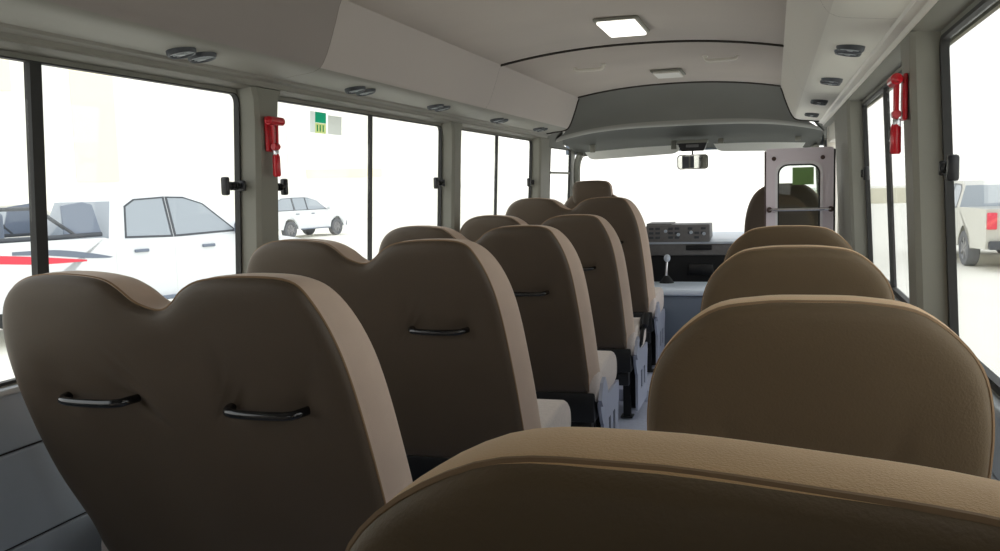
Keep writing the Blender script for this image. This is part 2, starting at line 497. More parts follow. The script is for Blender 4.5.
# side cheeks joining the lining to the walls
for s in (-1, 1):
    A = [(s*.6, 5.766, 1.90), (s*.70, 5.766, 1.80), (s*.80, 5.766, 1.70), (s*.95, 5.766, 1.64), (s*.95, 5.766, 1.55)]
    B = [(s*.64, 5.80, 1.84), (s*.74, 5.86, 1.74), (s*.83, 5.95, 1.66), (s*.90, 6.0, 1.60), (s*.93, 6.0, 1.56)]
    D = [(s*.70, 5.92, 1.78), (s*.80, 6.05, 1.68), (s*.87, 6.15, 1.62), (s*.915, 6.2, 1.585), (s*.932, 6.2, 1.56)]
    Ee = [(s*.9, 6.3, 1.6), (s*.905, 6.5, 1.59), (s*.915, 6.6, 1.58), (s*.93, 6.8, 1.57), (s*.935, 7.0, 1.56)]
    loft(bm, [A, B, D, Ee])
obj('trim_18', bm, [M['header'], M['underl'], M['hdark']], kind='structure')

# windscreen posts, frame and glass
def scr(x, z):   # windscreen surface y
    return 7.16-.18*(z-.85)/.65-.10*(abs(x)/.9)**3
bm = bmesh.new()
for s in (-1, 1):
    tube(bm, catmull([(s*.94, 7.06, .80), (s*.925, 7.03, 1.0), (s*.91, 6.99, 1.25), (s*.895, 6.95, 1.45), (s*.86, 6.93, 1.53)], 5), .028, 10)
obj('trim_19', bm, M['pillar'], kind='structure')
bm = bmesh.new()
rows = [[(x, scr(x, z), z) for x in [-.92+1.84*i/20 for i in range(21)]] for z in (.84, 1.0, 1.2, 1.4, 1.54)]
loft(bm, rows); obj('window_8', bm, M['glass'], kind='structure')
bm = bmesh.new()
bx(bm, (-1, 7.16, FL), (1, 7.22, .84)); bx(bm, (-1, 7.02, 1.53), (1, 7.16, 1.66))
obj('wall_front', bm, M['enginef'], kind='structure', smooth=False)

# sun visors
def visor(x0, x1, zt0, zt1, h, name, label, y=6.80):
    bm = bmesh.new(); N = 24
    loop = []
    for i in range(N+1):
        t = i/N; x = x0+(x1-x0)*t; loop.append((x, zt0+(zt1-zt0)*t+.006*math.sin(PI*t)))
    low = []
    for i in range(N+1):
        t = i/N; x = x1-(x1-x0)*t
        e = min(1, min(t, 1-t)*9)
        low.append((x, zt1+(zt0-zt1)*t-h*math.sqrt(max(0, 1-(1-e)**2))))
    plate(bm, loop+low, lambda u, v, w: Vector((u, y+w+.25*(1.53-v), v)), (0, .014))
    r = thing(name, label, 'sun visor')
    obj('visor_board', bm, M['visor'], r)
    for t in (.08, .92):
        bm = bmesh.new(); x = x0+(x1-x0)*t; bx(bm, (x-.02, y-.008, zt0-.002), (x+.02, y+.012, 1.60), .003)
        obj('hinge', bm, M['pillar'], r)
visor(-.80, -.07, 1.535, 1.563, .06, 'sun_visor', 'long grey sun visor folded above the windscreen left of the rear-view mirror')
visor(.16, .80, 1.562, 1.545, .055, 'sun_visor', 'grey sun visor folded above the windscreen right of the rear-view mirror')

# rear-view mirror
r = thing('rear_view_mirror', 'rear-view mirror with black mount hanging at top of the windscreen', 'mirror', (.013, 6.72, 1.585))
bm = bmesh.new()
plate(bm, [(-.09, -.055), (-.078, -.072), (.078, -.072), (.09, -.055), (.105, -.012), (-.105, -.012)], lambda u, v, w: Vector((u, w, v)), (0, .05))
obj('mount', bm, M['blackp'], r)
bm = bmesh.new(); bx(bm, (-.11, -.01, -.014), (.11, .08, .008), .006); obj('base_plate', bm, M['pillar'], r)
bm = bmesh.new(); bx(bm, (-.045, -.006, -.045), (.045, .002, -.024), .003); obj('mount_panel', bm, M['dashg'], r)
bm = bmesh.new(); tube(bm, [(0, .03, -.04), (0, .02, -.075), (0, .012, -.10)], .006); obj('arm', bm, M['blackp'], r)
bm = bmesh.new(); plate(bm, rrect(-.112, .112, -.205, -.098, .024), lambda u, v, w: Vector((u, w, v)), (0, .02)); hs = obj('mirror_housing', bm, M['pillar'], r); hs.rotation_euler = (.03, 0, -.08)
bm = bmesh.new(); plate(bm, rrect(-.105, .105, -.198, -.105, .020), lambda u, v, w: Vector((u, w, v)), (-.002, .001)); obj('mirror_glass', bm, M['mirror'], hs)
bm = bmesh.new(); bx(bm, (-.075, -.004, -.196), (.012, -.0022, -.107)); bx(bm, (-.026, -.0046, -.196), (-.014, -.0041, -.107), mi=1); obj('dark_reflection', bm, [M['cardark'], M['header']], hs)  # dark half of the reflection, painted over the mirror glass

# ------------------------------------------------------------------ ceiling fittings
def dome(name, label, x, y, w, d, mcov, z=1.905, rz=0):
    r = thing(name, label, 'light', (x, y, arch(x)-.001), rz)
    bm = bmesh.new(); bx(bm, (-w/2, -d/2, -.012), (w/2, d/2, .0), .005); h = obj('housing', bm, M['pillar'], r)
    bm = bmesh.new(); bx(bm, (-w/2+.012, -d/2+.012, -.024), (w/2-.012, d/2-.012, -.011), .009, 3); obj('diffuser', bm, mcov, r)
dome('ceiling_light', 'lit square ceiling lamp shining white near the roof centre', .022, 3.53, .17, .34, M['lamp'])
dome('ceiling_light', 'unlit flat ceiling lamp near the front of the roof', .02, 5.13, .17, .26, M['lampoff'])
for x, y, l in ((-.316, 4.56, 'slim bracket handle on the ceiling left of the unlit lamp'), (.342, 4.49, 'slim bracket handle on the ceiling right of the unlit lamp')):
    r = thing('roof_grab_rail', l, 'grab rail', (x, y, arch(x)))
    bm = bmesh.new(); tube(bm, catmull([(-.075, 0, 0), (-.07, 0, -.018), (-.045, 0, -.024), (.045, 0, -.024), (.07, 0, -.018), (.075, 0, 0)], 4), .008); obj('bar', bm, M['ledge'], r)
    for s in (-1, 1):
        bm = bmesh.new(); bx(bm, (s*.075-.012, -.014, -.006), (s*.075+.012, .014, .001), .003); obj('mount', bm, M['lampoff'], r)

# air vents: two round louvre nozzles each
def vent_mesh(side, parent):
    for dy in (-.041, .041):
        bm = bmesh.new()
        N = 20
        def R(rr, z): return [(rr*math.cos(2*PI*k/N), dy+rr*.92*math.sin(2*PI*k/N), z) for k in range(N)]
        loft(bm, [R(.037, .004), R(.036, -.008), R(.033, -.013), R(.029, -.012), R(.026, -.002)], True)
        nz = obj('nozzle', bm, M['cardark'], parent)
        bm = bmesh.new()
        bm.faces.new([bm.verts.new(p) for p in R(.028, -.001)])
        obj('nozzle_cup', bm, M['blackm'], nz)
        bm = bmesh.new()
        for q in (-.014, 0, .014): bx(bm, (-.024, dy+q-.0025, -.010), (.024, dy+q+.0025, -.003))
        cyl(bm, (0, dy, -.013), (0, dy, -.002), .008, 10, bev=False)
        obj('louvre', bm, M['sill'], nz)
vl = [(1.92, 'double air vent above the window nearest the camera on the left duct'), (2.86, 'double air vent on the left duct above the window with stickers'),
      (3.62, 'double air vent on the left duct near the second left pillar'), (4.50, 'double air vent on the left duct above the third left window'), (5.36, 'double air vent at the front end of the left duct')]
vr = [(2.66, 'largest double air vent on the right duct above the red hammer window'), (3.47, 'second double air vent along the right duct'),
      (4.38, 'third double air vent along the right duct'), (5.22, 'double air vent at the front end of the right duct')]
proto = None
for side, L in ((-1, vl), (1, vr)):
    for y, lb in L:
        loc = (side*.782, y, 1.640)
        if proto is None:
            proto = thing('air_vent', lb, 'air vent', loc, group='air vents in the overhead ducts'); vent_mesh(side, proto); p = proto
        else:
            p = dup(proto, loc, 0, lb)
        p.rotation_euler = (0, side*.18, 0)

# red emergency hammers
def hammer(side, y, label, zt=1.52):
    r = thing('emergency_hammer', label, 'hammer', (side*.8742, y, zt))
    s = side
    def P(a, b, c): return (-s*a, b, c)     # a = out from pillar into the cabin
    bm = bmesh.new(); 
    b2 = bmesh.new(); bx(b2, (.0, -.024, -.105), (.010, .024, .0), .004); 
    for v in b2.verts: v.co.x *= -s
    join(bm, b2); obj('bracket', bm, M['red'], r)
    bm = bmesh.new()
    cyl(bm, P(.026, -.042, -.014), P(.026, .036, -.014), .013, 14)
    tube(bm, [P(.026, -.042, -.014), P(.026, -.056, -.018)], [.011, .003], 12)
    obj('hammer_head', bm, M['red'], r)
    bm = bmesh.new()
    for dy in (-.011, .011): tube(bm, [P(.022, dy*1.2, -.02), P(.022, dy, -.06), P(.022, dy*.8, -.10)], .005, 8)
    cyl(bm, P(.022, -.014, -.09), P(.022, .014, -.09), .010, 10)
    obj('neck', bm, M['red'], r)
    bm = bmesh.new(); bx(bm, tuple(min(a, b) for a, b in zip(P(.012, -.008, -.118), P(.028, .008, -.100))), tuple(max(a, b) for a, b in zip(P(.012, -.008, -.118), P(.028, .008, -.100))), .002); obj('clip', bm, M['steel'], r)
    bm = bmesh.new(); tube(bm, [P(.022, 0, -.112), P(.022, 0, -.12), P(.022, 0, -.175), P(.022, 0, -.18)], [.008, .0115, .012, .009], 12)
    obj('grip', bm, M['red'], r)
hammer(-1, 2.405, 'red emergency hammer on the left pillar between the first two windows')
hammer(1, 2.245, 'red emergency hammer on the right pillar beside the near window')

# stickers on the glass of window 2 and the door leaf
fnL = wallpt(-1)
def flat(parent, y0, y1, z0, z1, w, m, name):
    bm = bmesh.new(); bm.faces.new([bm.verts.new(fnL(a, c, w)) for a, c in ((y0, z0), (y1, z0), (y1, z1), (y0, z1))])
    return obj(name, bm, m, parent, smooth=False)
ya = 2.775
st = flat(None, ya, ya+.036, 1.495, 1.568, .0025, M['sheet'], 'window_sticker')
tag(st, 'small sticker with a green top and cream base on the second left window', 'sticker')
flat(st, ya+.036, ya+.115, 1.531, 1.568, .0025, M['sheetg'], 'green_print')
flat(st, ya+.036, ya+.115, 1.495, 1.530, .0025, M['sheety'], 'cream_print')
for q in (.046, .066, .088): flat(st, ya+q, ya+q+.009, 1.501, 1.524, .0015, M['sheetg'], 'stroke')
st = flat(None, ya+.130, ya+.235, 1.495, 1.562, .0025, M['sheetgrey'], 'window_sticker')
tag(st, 'blank pale grey sticker beside the green one on the second left window', 'sticker')

# ------------------------------------------------------------------ seats
REC = .30     # recline: y grows as z falls
def back_mesh(ctrl, cx, cz, handles, zt=1.158, T=.11, seed=1, taper=0.):
    """ctrl: closed outline (x,z); returns bm of an upholstered backrest"""
    loop = [Vector((p.x, p.y)) for p in catmull([(a, b) for a, b in ctrl], 5, True)]
    n = len(loop)
    area = sum(loop[i].x*loop[(i+1) % n].y-loop[(i+1) % n].x*loop[i].y for i in range(n))
    if area < 0: loop.reverse()
    nor = []
    for i in range(n):
        t = loop[(i+1) % n]-loop[i-1]; t.normalize(); nor.append(Vector((-t.y, t.x)))
    wt = [max(0., -nor[i].x)**1.3 for i in range(n)]      # only flanks that face the aisle side
    wt = [sum(wt[(i+q) % n] for q in (-2, -1, 0, 1, 2))/5 for i in range(n)]
    def inset(d, t=0.): return [loop[i]+nor[i]*d+Vector((-t*wt[i], 0)) for i in range(n)]
    def blend(base, s):
        return [Vector((cx+(p.x-cx)*s, cz+(p.y-cz)*s)) for p in base]
    base = inset(.045, taper)
    spec = []   # (loop2d, y, zone); rear face is drawn in by tp so the side band leans outwards
    tp = taper
    for s in (.12, .25, .38, .5, .61, .71, .8, .88, .95): spec.append((blend(base, s), 0., 0))
    spec += [(base, .0, 0), (inset(.032, tp), .001, 0), (inset(.020, tp), .003, 0), (inset(.012, tp), .006, 0), (inset(.007, tp), .010, 0),
             (inset(.003, tp), .016, 0), (inset(.001, tp), .022, 0), (inset(-.001, tp*.85), .032, 1), (inset(-.002, tp*.4), .055, 1), (inset(-.001, tp*.08), .078, 1), (inset(.003), .092, 1),
             (inset(.009), .101, 1), (inset(.020), T-.003, 1), (inset(.035), T, 2), (base, T+.001, 2)]
    for s in (.85, .65, .4, .15): spec.append((blend(base, s), T+.004-.02*(1-s), 2))
    rnd = random.Random(seed); ph = [rnd.uniform(0, 6) for _ in range(6)]
    def disp(x, z, y, zone):
        d = 0
        if zone == 0:
            d += .003*math.sin(9*x+ph[0])*math.sin(7*z+ph[1])+.0015*math.sin(23*x+ph[2]+9*z)
            for (hx_, hz) in handles:
                for e in (-1, 1):
                    ex = hx_+e*.078
                    q = ((x-ex)/.022)**2+((z-hz)/.018)**2
                    d += .016*math.exp(-q)
                    q = ((x-ex-.010*e*(z-hz)/.05)/.010)**2+((z-hz-.045)/.045)**2
                    d += .007*math.exp(-q)
                q = ((x-hx_)/.12)**2+((z-hz)/.05)**2
                d += .004*math.exp(-q)
        return y+d
    bm = bmesh.new(); rows = []
    for L, y, zn in spec:
        rows.append([(p.x, disp(p.x, p.y, y, zn)+REC*(zt-p.y), p.y) for p in L])
    zones = [s[2] for s in spec]
    R = loft(bm, rows, True, mif=lambda i, k: zones[i+1] if zones[i+1] < 2 else 2)
    for ring, c in ((R[0], 0), (R[-1], -1)):
        L = rows[c]; ctr = Vector((0, 0, 0))
        for p in L: ctr += Vector(p)
        v = bm.verts.new(ctr/len(L))
        for k in range(n): bm.faces.new((ring[k], ring[(k+1) % n], v)).material_index = 0 if c == 0 else 2
    pip = [(p.x, .0235+REC*(zt-p.y), p.y) for p in inset(.0010, taper)]
    return bm, pip

DBL = [(-.050, .60), (-.058, .75), (-.075, .93), (-.098, 1.03), (-.138, 1.102), (-.19, 1.136), (-.28, 1.144), (-.375, 1.138), (-.425, 1.120), (-.458, 1.094), (-.488, 1.080),
       (-.518, 1.092), (-.552, 1.120), (-.600, 1.140), (-.69, 1.148), (-.775, 1.141), (-.835, 1.108), (-.871, 1.045), (-.887, .96), (-.883, .85), (-.860, .72), (-.815, .60), (-.80, .535), (-.76, .488), (-.60, .482), (-.45, .482), (-.25, .482), (-.105, .484), (-.060, .502), (-.048, .55)]
SGL = [(.175, .60), (.188, .75), (.197, .93), (.194, 1.03), (.172, 1.095), (.118, 1.145), (.06, 1.158), (0, 1.160), (-.06, 1.158), (-.118, 1.145), (-.172, 1.095), (-.194, 1.03),
       (-.197, .93), (-.188, .75), (-.175, .60), (-.14, .535), (-.05, .528), (.05, .528), (.14, .535)]
CABP = [(.19, .60), (.20, .78), (.205, .93), (.190, 1.04), (.155, 1.12), (.10, 1.165), (.04, 1.175), (0, 1.176), (-.04, 1.175), (-.10, 1.165), (-.155, 1.12), (-.19, 1.04),
        (-.205, .93), (-.20, .78), (-.19, .60), (-.14, .535), (0, .528), (.14, .535)]

def handle(bm, hx_, hz, zt=1.158):
    y0 = REC*(zt-hz)
    P = [(hx_-.082, y0+.014, hz), (hx_-.078, y0-.008, hz), (hx_-.066, y0-.024, hz-.002), (hx_-.03, y0-.030, hz-.003), (hx_+.03, y0-.030, hz-.003), (hx_+.066, y0-.024, hz-.002), (hx_+.078, y0-.008, hz), (hx_+.082, y0+.014, hz)]
    tube(bm, catmull(P, 4), .0085, 12)

def seat(name, label, outline, xc, cx, cz, hnd, x0, x1, group, seed=1, aisle=1, headrest=False, belt=False, T=.11, tanm='tan', brm='brown', taper=0.):
    """everything is built about (xc, 0, 0) with z measured from FL"""
    r = thing(name, label, 'seat', (0, 0, 0), group=group)
    sh = Vector((-xc, 0, -FL))
    bm, pip = back_mesh(outline, cx, cz, hnd, seed=seed, T=T, taper=taper)
    bmesh.ops.translate(bm, verts=bm.verts[:], vec=sh)
    b = obj('backrest', bm, [M[brm], M[tanm], M['cushion']], r, angle=50)
    bm = bmesh.new(); tube(bm, pip, .0026, 6, closed=True); bmesh.ops.translate(bm, verts=bm.verts[:], vec=sh)
    obj('piping', bm, M['piping'], b)
    for (a, h) in hnd:
        bm = bmesh.new(); handle(bm, a, h); bmesh.ops.translate(bm, verts=bm.verts[:], vec=sh)
        hd = obj('grab_handle', bm, M['chromeblk'], b)
    # cushions
    nseat = 2 if (x1-x0) > .6 else 1
    w = (x1-x0)/nseat
    for k in range(nseat):
        bm = bmesh.new()
        a, c = x0+k*w+.003, x0+(k+1)*w-.003
        prof = [(.225, .48), (.22, .53), (.24, .565), (.30, .580), (.42, .588), (.52, .592), (.60, .580), (.645, .545), (.655, .495), (.635, .452), (.58, .440), (.40, .440), (.25, .445)]
        prof = [(p.x, p.y) for p in catmull(prof, 3, True)]
        rows = []
        for t, sc in ((0, .80), (.012, .92), (.035, 1.0), (.10, 1.0), (.5, 1.0), (.90, 1.0), (.965, 1.0), (.988, .92), (1, .80)):
            rows.append([(a+(c-a)*t, .42+(p[0]-.42)*(1-(1-sc)*.35), .535+(p[1]-.535)*sc) for p in prof])
        R = loft(bm, rows, True)
        bm.faces.new(R[0]); bm.faces.new(R[-1])
        bmesh.ops.translate(bm, verts=bm.verts[:], vec=sh)
        obj('seat_cushion', bm, M['cushion'], r, angle=60)
    # black rear box under the backrest
    bm = bmesh.new(); bx(bm, (x0+.03, .215, .37), (x1-.02, .31, .485), .006); bx(bm, (x0+.05, .235, .30), (x1-.035, .28, .38), .004)
    bmesh.ops.translate(bm, verts=bm.verts[:], vec=sh); obj('seat_frame', bm, M['blackp'], r)
    # side panels of grey metal with two slots
    for sgn, xx in ((1, x1), (-1, x0)):
        bm = bmesh.new()
        fn = lambda u, v, w: Vector((xx+w, u, v))
        strips = [[(.23, .445), (.66, .445), (.67, .40), (.28, .36)], [(.28, .36), (.67, .40), (.65, .345), (.30, .34)],
                  [(.30, .34), (.41, .342), (.41, .25), (.30, .25)], [(.46, .343), (.51, .344), (.51, .25), (.46, .25)], [(.56, .344), (.65, .345), (.63, .25), (.56, .25)],
                  [(.30, .25), (.63, .25), (.61, .16), (.30, .16)]]
        for s_ in strips: plate(bm, s_, fn, (-.012, .0))
        bmesh.ops.remove_doubles(bm, verts=bm.verts[:], dist=1e-5)
        bmesh.ops.translate(bm, verts=bm.verts[:], vec=sh)
        sp = obj('side_panel', bm, M['metal'], r, smooth=False)
        bm = bmesh.new(); plate(bm, [(.34, .35), (.61, .35), (.59, .25), (.35, .25)], fn, (-.018, -.0125)); bmesh.ops.translate(bm, verts=bm.verts[:], vec=sh)
        obj('slot_backing', bm, M['blackm'], sp, smooth=False)
    for xx in (x0+.06, x1-.06):
        for yy, h in ((.34, .45), (.55, .45)):
            bm = bmesh.new(); bx(bm, (xx-.018, yy-.018, FL), (xx+.018, yy+.018, h-.01), .004); bx(bm, (xx-.03, yy-.035, FL), (xx+.03, yy+.035, FL+.008), .002)
            bmesh.ops.translate(bm, verts=bm.verts[:], vec=sh); obj('leg', bm, M['blackm'], r)
    # hinge bracket at the foot of the backrest
    bm = bmesh.new()
    xs_ = x1 if aisle > 0 else x0
    plate(bm, [(.21, .46), (.25, .52), (.30, .535), (.34, .49), (.36, .44), (.24, .43)], lambda u, v, w: Vector((xs_+w, u, v)), (-.004, .010))
    bmesh.ops.translate(bm, verts=bm.verts[:], vec=sh); obj('hinge_bracket', bm, M['metal'], r)
    return r

XL = -.46
gL = 'double seats along the left windows'; gR = 'single seats along the right windows'
L1 = seat('bus_seat', 'double bus seat with two black handles, nearest on the left', DBL, XL, -.455, .80, [(-.29, .893), (-.672, .900)], -.84, -.045, gL, 3, taper=.036)
L1.location = (XL-.006, 1.325, FL+.003)
labs = ['double bus seat directly in front of the nearest left seat, partly hidden by it', 'third double bus seat from the camera on the left of the aisle',
        'fourth double bus seat from the camera on the left of the aisle', 'front left double seat standing higher, just behind the headrest seat']
for (y, dz), l in zip(((2.20, .010), (3.11, .003), (4.03, .008), (4.83, .074)), labs):
    LL = dup(L1, (XL-.009, y, FL+dz), 0, l)
    if y == 4.03: belt_seat = LL
bm = bmesh.new()
mt = Matrix.Translation(Vector((-.03-XL, .40, .56-FL))) @ Matrix.Rotation(-.9, 4, 'X') @ Matrix.Rotation(.5, 4, 'Z')
bx(bm, (-.008, -.018, -.12), (.004, .018, .02), .002, mtx=mt)
bx(bm, (-.016, -.030, .0), (.016, .030, .085), .007, mtx=mt)
obj('seat_belt_buckle', bm, M['blackp'], belt_seat)
bm = bmesh.new(); bx(bm, (-.009, -.017, .083), (.009, .017, .089), .002, mtx=mt); obj('buckle_tongue', bm, M['steel'], belt_seat)
XR = .630
SG = [(XR+a, b-.010) for a, b in SGL]
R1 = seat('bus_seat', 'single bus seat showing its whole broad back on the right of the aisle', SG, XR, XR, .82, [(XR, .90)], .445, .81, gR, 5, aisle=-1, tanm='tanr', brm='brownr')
L1.scale = (.968, 1, 1)
R1.location = (XR, 1.045, FL)
for y, l in ((1.90, 'single bus seat second ahead on the right, only its top showing'), (2.75, 'single bus seat third ahead on the right, just behind the door leaf')):
    dup(R1, (XR, y, FL), 0, l)
# unseen seat beside the camera, added to darken the nearest left seat back
dup(L1, (XL, .42, FL), 0, 'unseen double seat added beside the camera to shade the nearest left seat')
# nearest seat, wider, with a pulled seam in its top
XN = .60
NEAR = [(XN+a*1.30, b-.001-.11*a) for a, b in SGL]
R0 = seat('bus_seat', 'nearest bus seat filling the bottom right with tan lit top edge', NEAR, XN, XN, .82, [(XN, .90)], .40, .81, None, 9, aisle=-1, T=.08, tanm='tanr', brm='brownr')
R0.location = (XN, .365, FL); R0.rotation_euler = (0, 0, -.05)
for ch in [o for o in S.objects if o.parent == R0 and o.name.startswith('backrest')]:
    bm = bmesh.new()
    tube(bm, [(.085, .010, 1.142-FL), (.083, .001, 1.153-FL), (.082, .012, 1.160-FL), (.082, .045, 1.1655-FL), (.082, .075, 1.162-FL)], .0012, 6)
    obj('top_seam', bm, M['piping'], ch)
# co-driver seat beyond the door leaf, no handle
XP = .64
CP = [(XP+a, b) for a, b in CABP]
RP = seat('front_passenger_seat', 'tall front passenger seat seen through the glazed door leaf', CP, XP, XP, .82, [], .45, .83, None, 11, aisle=-1)
RP.location = (XP, 4.86, FL+.09)
# driver seat with separate headrest
XD = -.495
DP = [(XD+a*1.1, min(b, 1.2)) for a, b in CABP]
DS = seat('driver_seat', 'driver seat with a brown headrest showing above the front left seat', DP, XD, XD, .80, [], -.70, -.29, None, 13)
DS.location = (XD, 5.48, FL+.065)
DS['category'] = 'seat'
bm = bmesh.new()
HR = [(.118, 1.17), (.122, 1.22), (.118, 1.27), (.095, 1.295), (.05, 1.302), (0, 1.303), (-.05, 1.302), (-.095, 1.295), (-.118, 1.27), (-.122, 1.22), (-.118, 1.17), (-.09, 1.15), (0, 1.146), (.09, 1.15)]
hb, pp = back_mesh([(a, b-.055) for a, b in HR], 0, 1.17, [], zt=1.17, T=.09, seed=2)
bmesh.ops.translate(hb, verts=hb.verts[:], vec=(0, -.02, -FL))
hr = obj('headrest', hb, [M['brown'], M['tan'], M['cushion']], DS, angle=50)
for s in (-1, 1):
    bm = bmesh.new(); cyl(bm, (s*.05, .05, 1.06-FL), (s*.05, .03, 1.13-FL), .006, 10); obj('headrest_post', bm, M['steel'], DS)

# ------------------------------------------------------------------ folded door leaf
r = thing('folding_door_leaf', 'folded-in door leaf with rounded window and grab bar on the right', 'door', (0, 4.40, 0))
fnD = lambda u, v, w: Vector((u, w, v))
X0, X1, Z0, Z1 = .55, .848, FL+.01, 1.432
def rl(x0, x1, z0, z1):
    out = []
    for (a, b) in ((x1, z1), (x0, z1), (x0, z0), (x1, z0)):
        for q in range(7): out.append((a, b))
    return out
hole = rrect(.602, .790, .70, 1.358, .045); hole2 = rrect(.590, .802, .685, 1.372, .055); outer = rrect(X0, X1, Z0, Z1, .012)
bm = bmesh.new(); ring2d(outer, hole2, fnD, (0, .03), bm); body = obj('leaf_panel', bm, M['doorp'], r, smooth=False)
bm = bmesh.new(); ring2d(hole2, hole, fnD, (-.006, .026), bm); obj('window_moulding', bm, M['doorin'], r)
bm = bmesh.new(); ring2d(hole, rrect(.609, .783, .707, 1.351, .040), fnD, (.004, .022), bm); obj('gasket', bm, M['rubber'], r)
bm = bmesh.new(); plate(bm, rrect(.604, .788, .702, 1.356, .043), fnD, (.012, .013)); obj('glass', bm, M['tint'], r, smooth=False)
for xx in (X0-.008, X1):
    bm = bmesh.new(); bx(bm, (xx, -.002, Z0), (xx+.008, .034, Z1-.01), .002); obj('edge_seal', bm, M['bolt'] if xx < .6 else M['rubber'], r)
for xx in (.585, .800):
    bm = bmesh.new(); cyl(bm, (xx, -.012, 1.385), (xx, .0, 1.385), .010, 14); obj('bolt', bm, M['bolt'], r)
bm = bmesh.new(); tube(bm, [(.565, -.035, 1.148), (.835, -.035, 1.148)], .0075, 12); gb = obj('grab_bar', bm, M['steel'], r)
for xx in (.565, .835):
    bm = bmesh.new(); cyl(bm, (xx, -.042, 1.148), (xx, .0, 1.148), .013, 14); obj('bracket', bm, M['bolt'], gb)
o = bmesh.new(); o.faces.new([o.verts.new(fnD(a, c, 4.409)) for a, c in ((.668, 1.262), (.762, 1.262), (.762, 1.342), (.668, 1.342))])
o = obj('window_sticker', o, M['sheeto'], smooth=False); tag(o, 'square olive green sticker on the glass of the folded door leaf', 'sticker')
# door opening jambs at the right
bm = bmesh.new(); bx(bm, (.90, 4.36, 1.50), (.955, 5.85, 1.60), .006); bx(bm, (.895, 5.80, FL), (.955, 5.88, 1.60), .006)
obj('trim_20', bm, M['ledge'], kind='structure')

# ------------------------------------------------------------------ dashboard and engine cover
r = thing('dashboard', 'dashboard with dark radio panel and open shelf under the windscreen', 'dashboard', (0, 6.5, 0))
bm = bmesh.new()
def prism(bm, loop_yz, x0, x1, mi=0, bev=0):
    plate(bm, loop_yz, lambda u, v, w: Vector((w, u, v)), (x0, x1), mi)
prism(bm, [(.02, .845), (.02, .86), (.10, .875), (.60, .90), (.64, .80), (.60, .50), (.30, .50), (.30, .845)], -.94, .94)
obj('dash_top', bm, M['dashl'], r, smooth=False)
bm = bmesh.new(); bx(bm, (-.30, .0, .862), (.150, .30, .985), .008); bx(bm, (-.30, .02, .975), (-.12, .3, .995), .005); rp = obj('radio_panel', bm, M['dashg'], r)
bm = bmesh.new()
rn = random.Random(4)
for i in range(9):
    for j in range(3):
        if rn.random() < .75:
            x = -.28+i*.046; z = .885+j*.032; bx(bm, (x, -.006, z), (x+.034, .002, z+.018), .002)
b_ = obj('switches', bm, M['cardark'], rp); b_.name = 'switch_row'
for x, z in ((-.16, .94), (-.07, .915), (.02, .93), (.11, .92)):
    bm = bmesh.new(); cyl(bm, (x, -.018, z), (x, .002, z), .012, 14); obj('knob', bm, M['dashl'], rp)
bm = bmesh.new(); bx(bm, (-.30, .04, .76), (.62, .30, .845), .01); bx(bm, (-.02, .02, .80), (.16, .05, .835), .004, mi=1); obj('open_shelf', bm, [M['dashg'], M['blackm']], r)
bm = bmesh.new(); bx(bm, (-.94, .06, .55), (.94, .30, .765), .01); obj('lower_dash', bm, M['blackm'], r)
bm = bmesh.new(); bx(bm, (.0, .02, .62), (.17, .07, .70), .006); obj('ash_tray', bm, M['blackp'], r)
bm = bmesh.new(); prism(bm, [(-.02, .80), (-.02, .83), (.30, .90), (.30, .80)], .40, .93); obj('passenger_dash', bm, M['dashg'], r, smooth=False)
bm = bmesh.new(); bx(bm, (-.90, -.03, .80), (-.32, .35, .96), .03, 3); obj('instrument_cowl', bm, M['dashg'], r)
# steering wheel, hidden mostly behind the seats
bm = bmesh.new()
sw = thing('steering_wheel', 'dark steering wheel in front of the driver seat', 'steering wheel', (XD, 6.32, .90))
sw.rotation_euler = (-.95, 0, 0)
tube(bm, [(.19*math.cos(2*PI*k/32), .19*math.sin(2*PI*k/32), 0) for k in range(32)], .013, 10, closed=True); obj('rim', bm, M['blackp'], sw)
bm = bmesh.new()
for a in (.4, 2.74, 4.71): tube(bm, [(0, 0, -.03), (.19*math.cos(a), .19*math.sin(a), 0)], .010, 8)
cyl(bm, (0, 0, -.05), (0, 0, -.01), .05, 18); cyl(bm, (0, 0, -.28), (0, 0, -.04), .025, 12); obj('hub', bm, M['blackp'], sw)
# gear lever
gl = thing('gear_lever', 'pale gear lever rising between the front seats beside the dashboard', 'gear lever', (-.10, 6.0, .622))
bm = bmesh.new(); tube(bm, catmull([(0, 0, 0), (0, -.01, .07), (.005, .0, .15)], 5), .008, 10); obj('stalk', bm, M['steel'], gl)
bm = bmesh.new(); bmesh.ops.create_uvsphere(bm, u_segments=14, v_segments=10, radius=.022)
for v in bm.verts: v.co = Vector((v.co.x+.005, v.co.y, v.co.z*1.2+.165))
obj('knob', bm, M['dashl'], gl)
bm = bmesh.new(); tube(bm, [(0, 0, 0), (0, 0, .015), (0, -.004, .05)], [.05, .04, .014], 14); obj('boot', bm, M['blackm'], gl)
# engine cover between the front seats
ec = thing('engine_cover', 'pale blue engine cover box between the front seats', 'engine cover', (0, 5.6, 0))
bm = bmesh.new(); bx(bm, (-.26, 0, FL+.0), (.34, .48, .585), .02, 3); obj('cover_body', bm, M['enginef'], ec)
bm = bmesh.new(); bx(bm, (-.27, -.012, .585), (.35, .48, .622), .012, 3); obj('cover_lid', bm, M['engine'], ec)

# ------------------------------------------------------------------ outside
G = -.66
bm = bmesh.new()
v = [bm.verts.new(p) for p in ((-120, -60, G), (120, -60, G), (120, 200, G), (-120, 200, G))]; bm.faces.new(v)
o = obj('ground', bm, M['ground'], kind='structure', smooth=False)

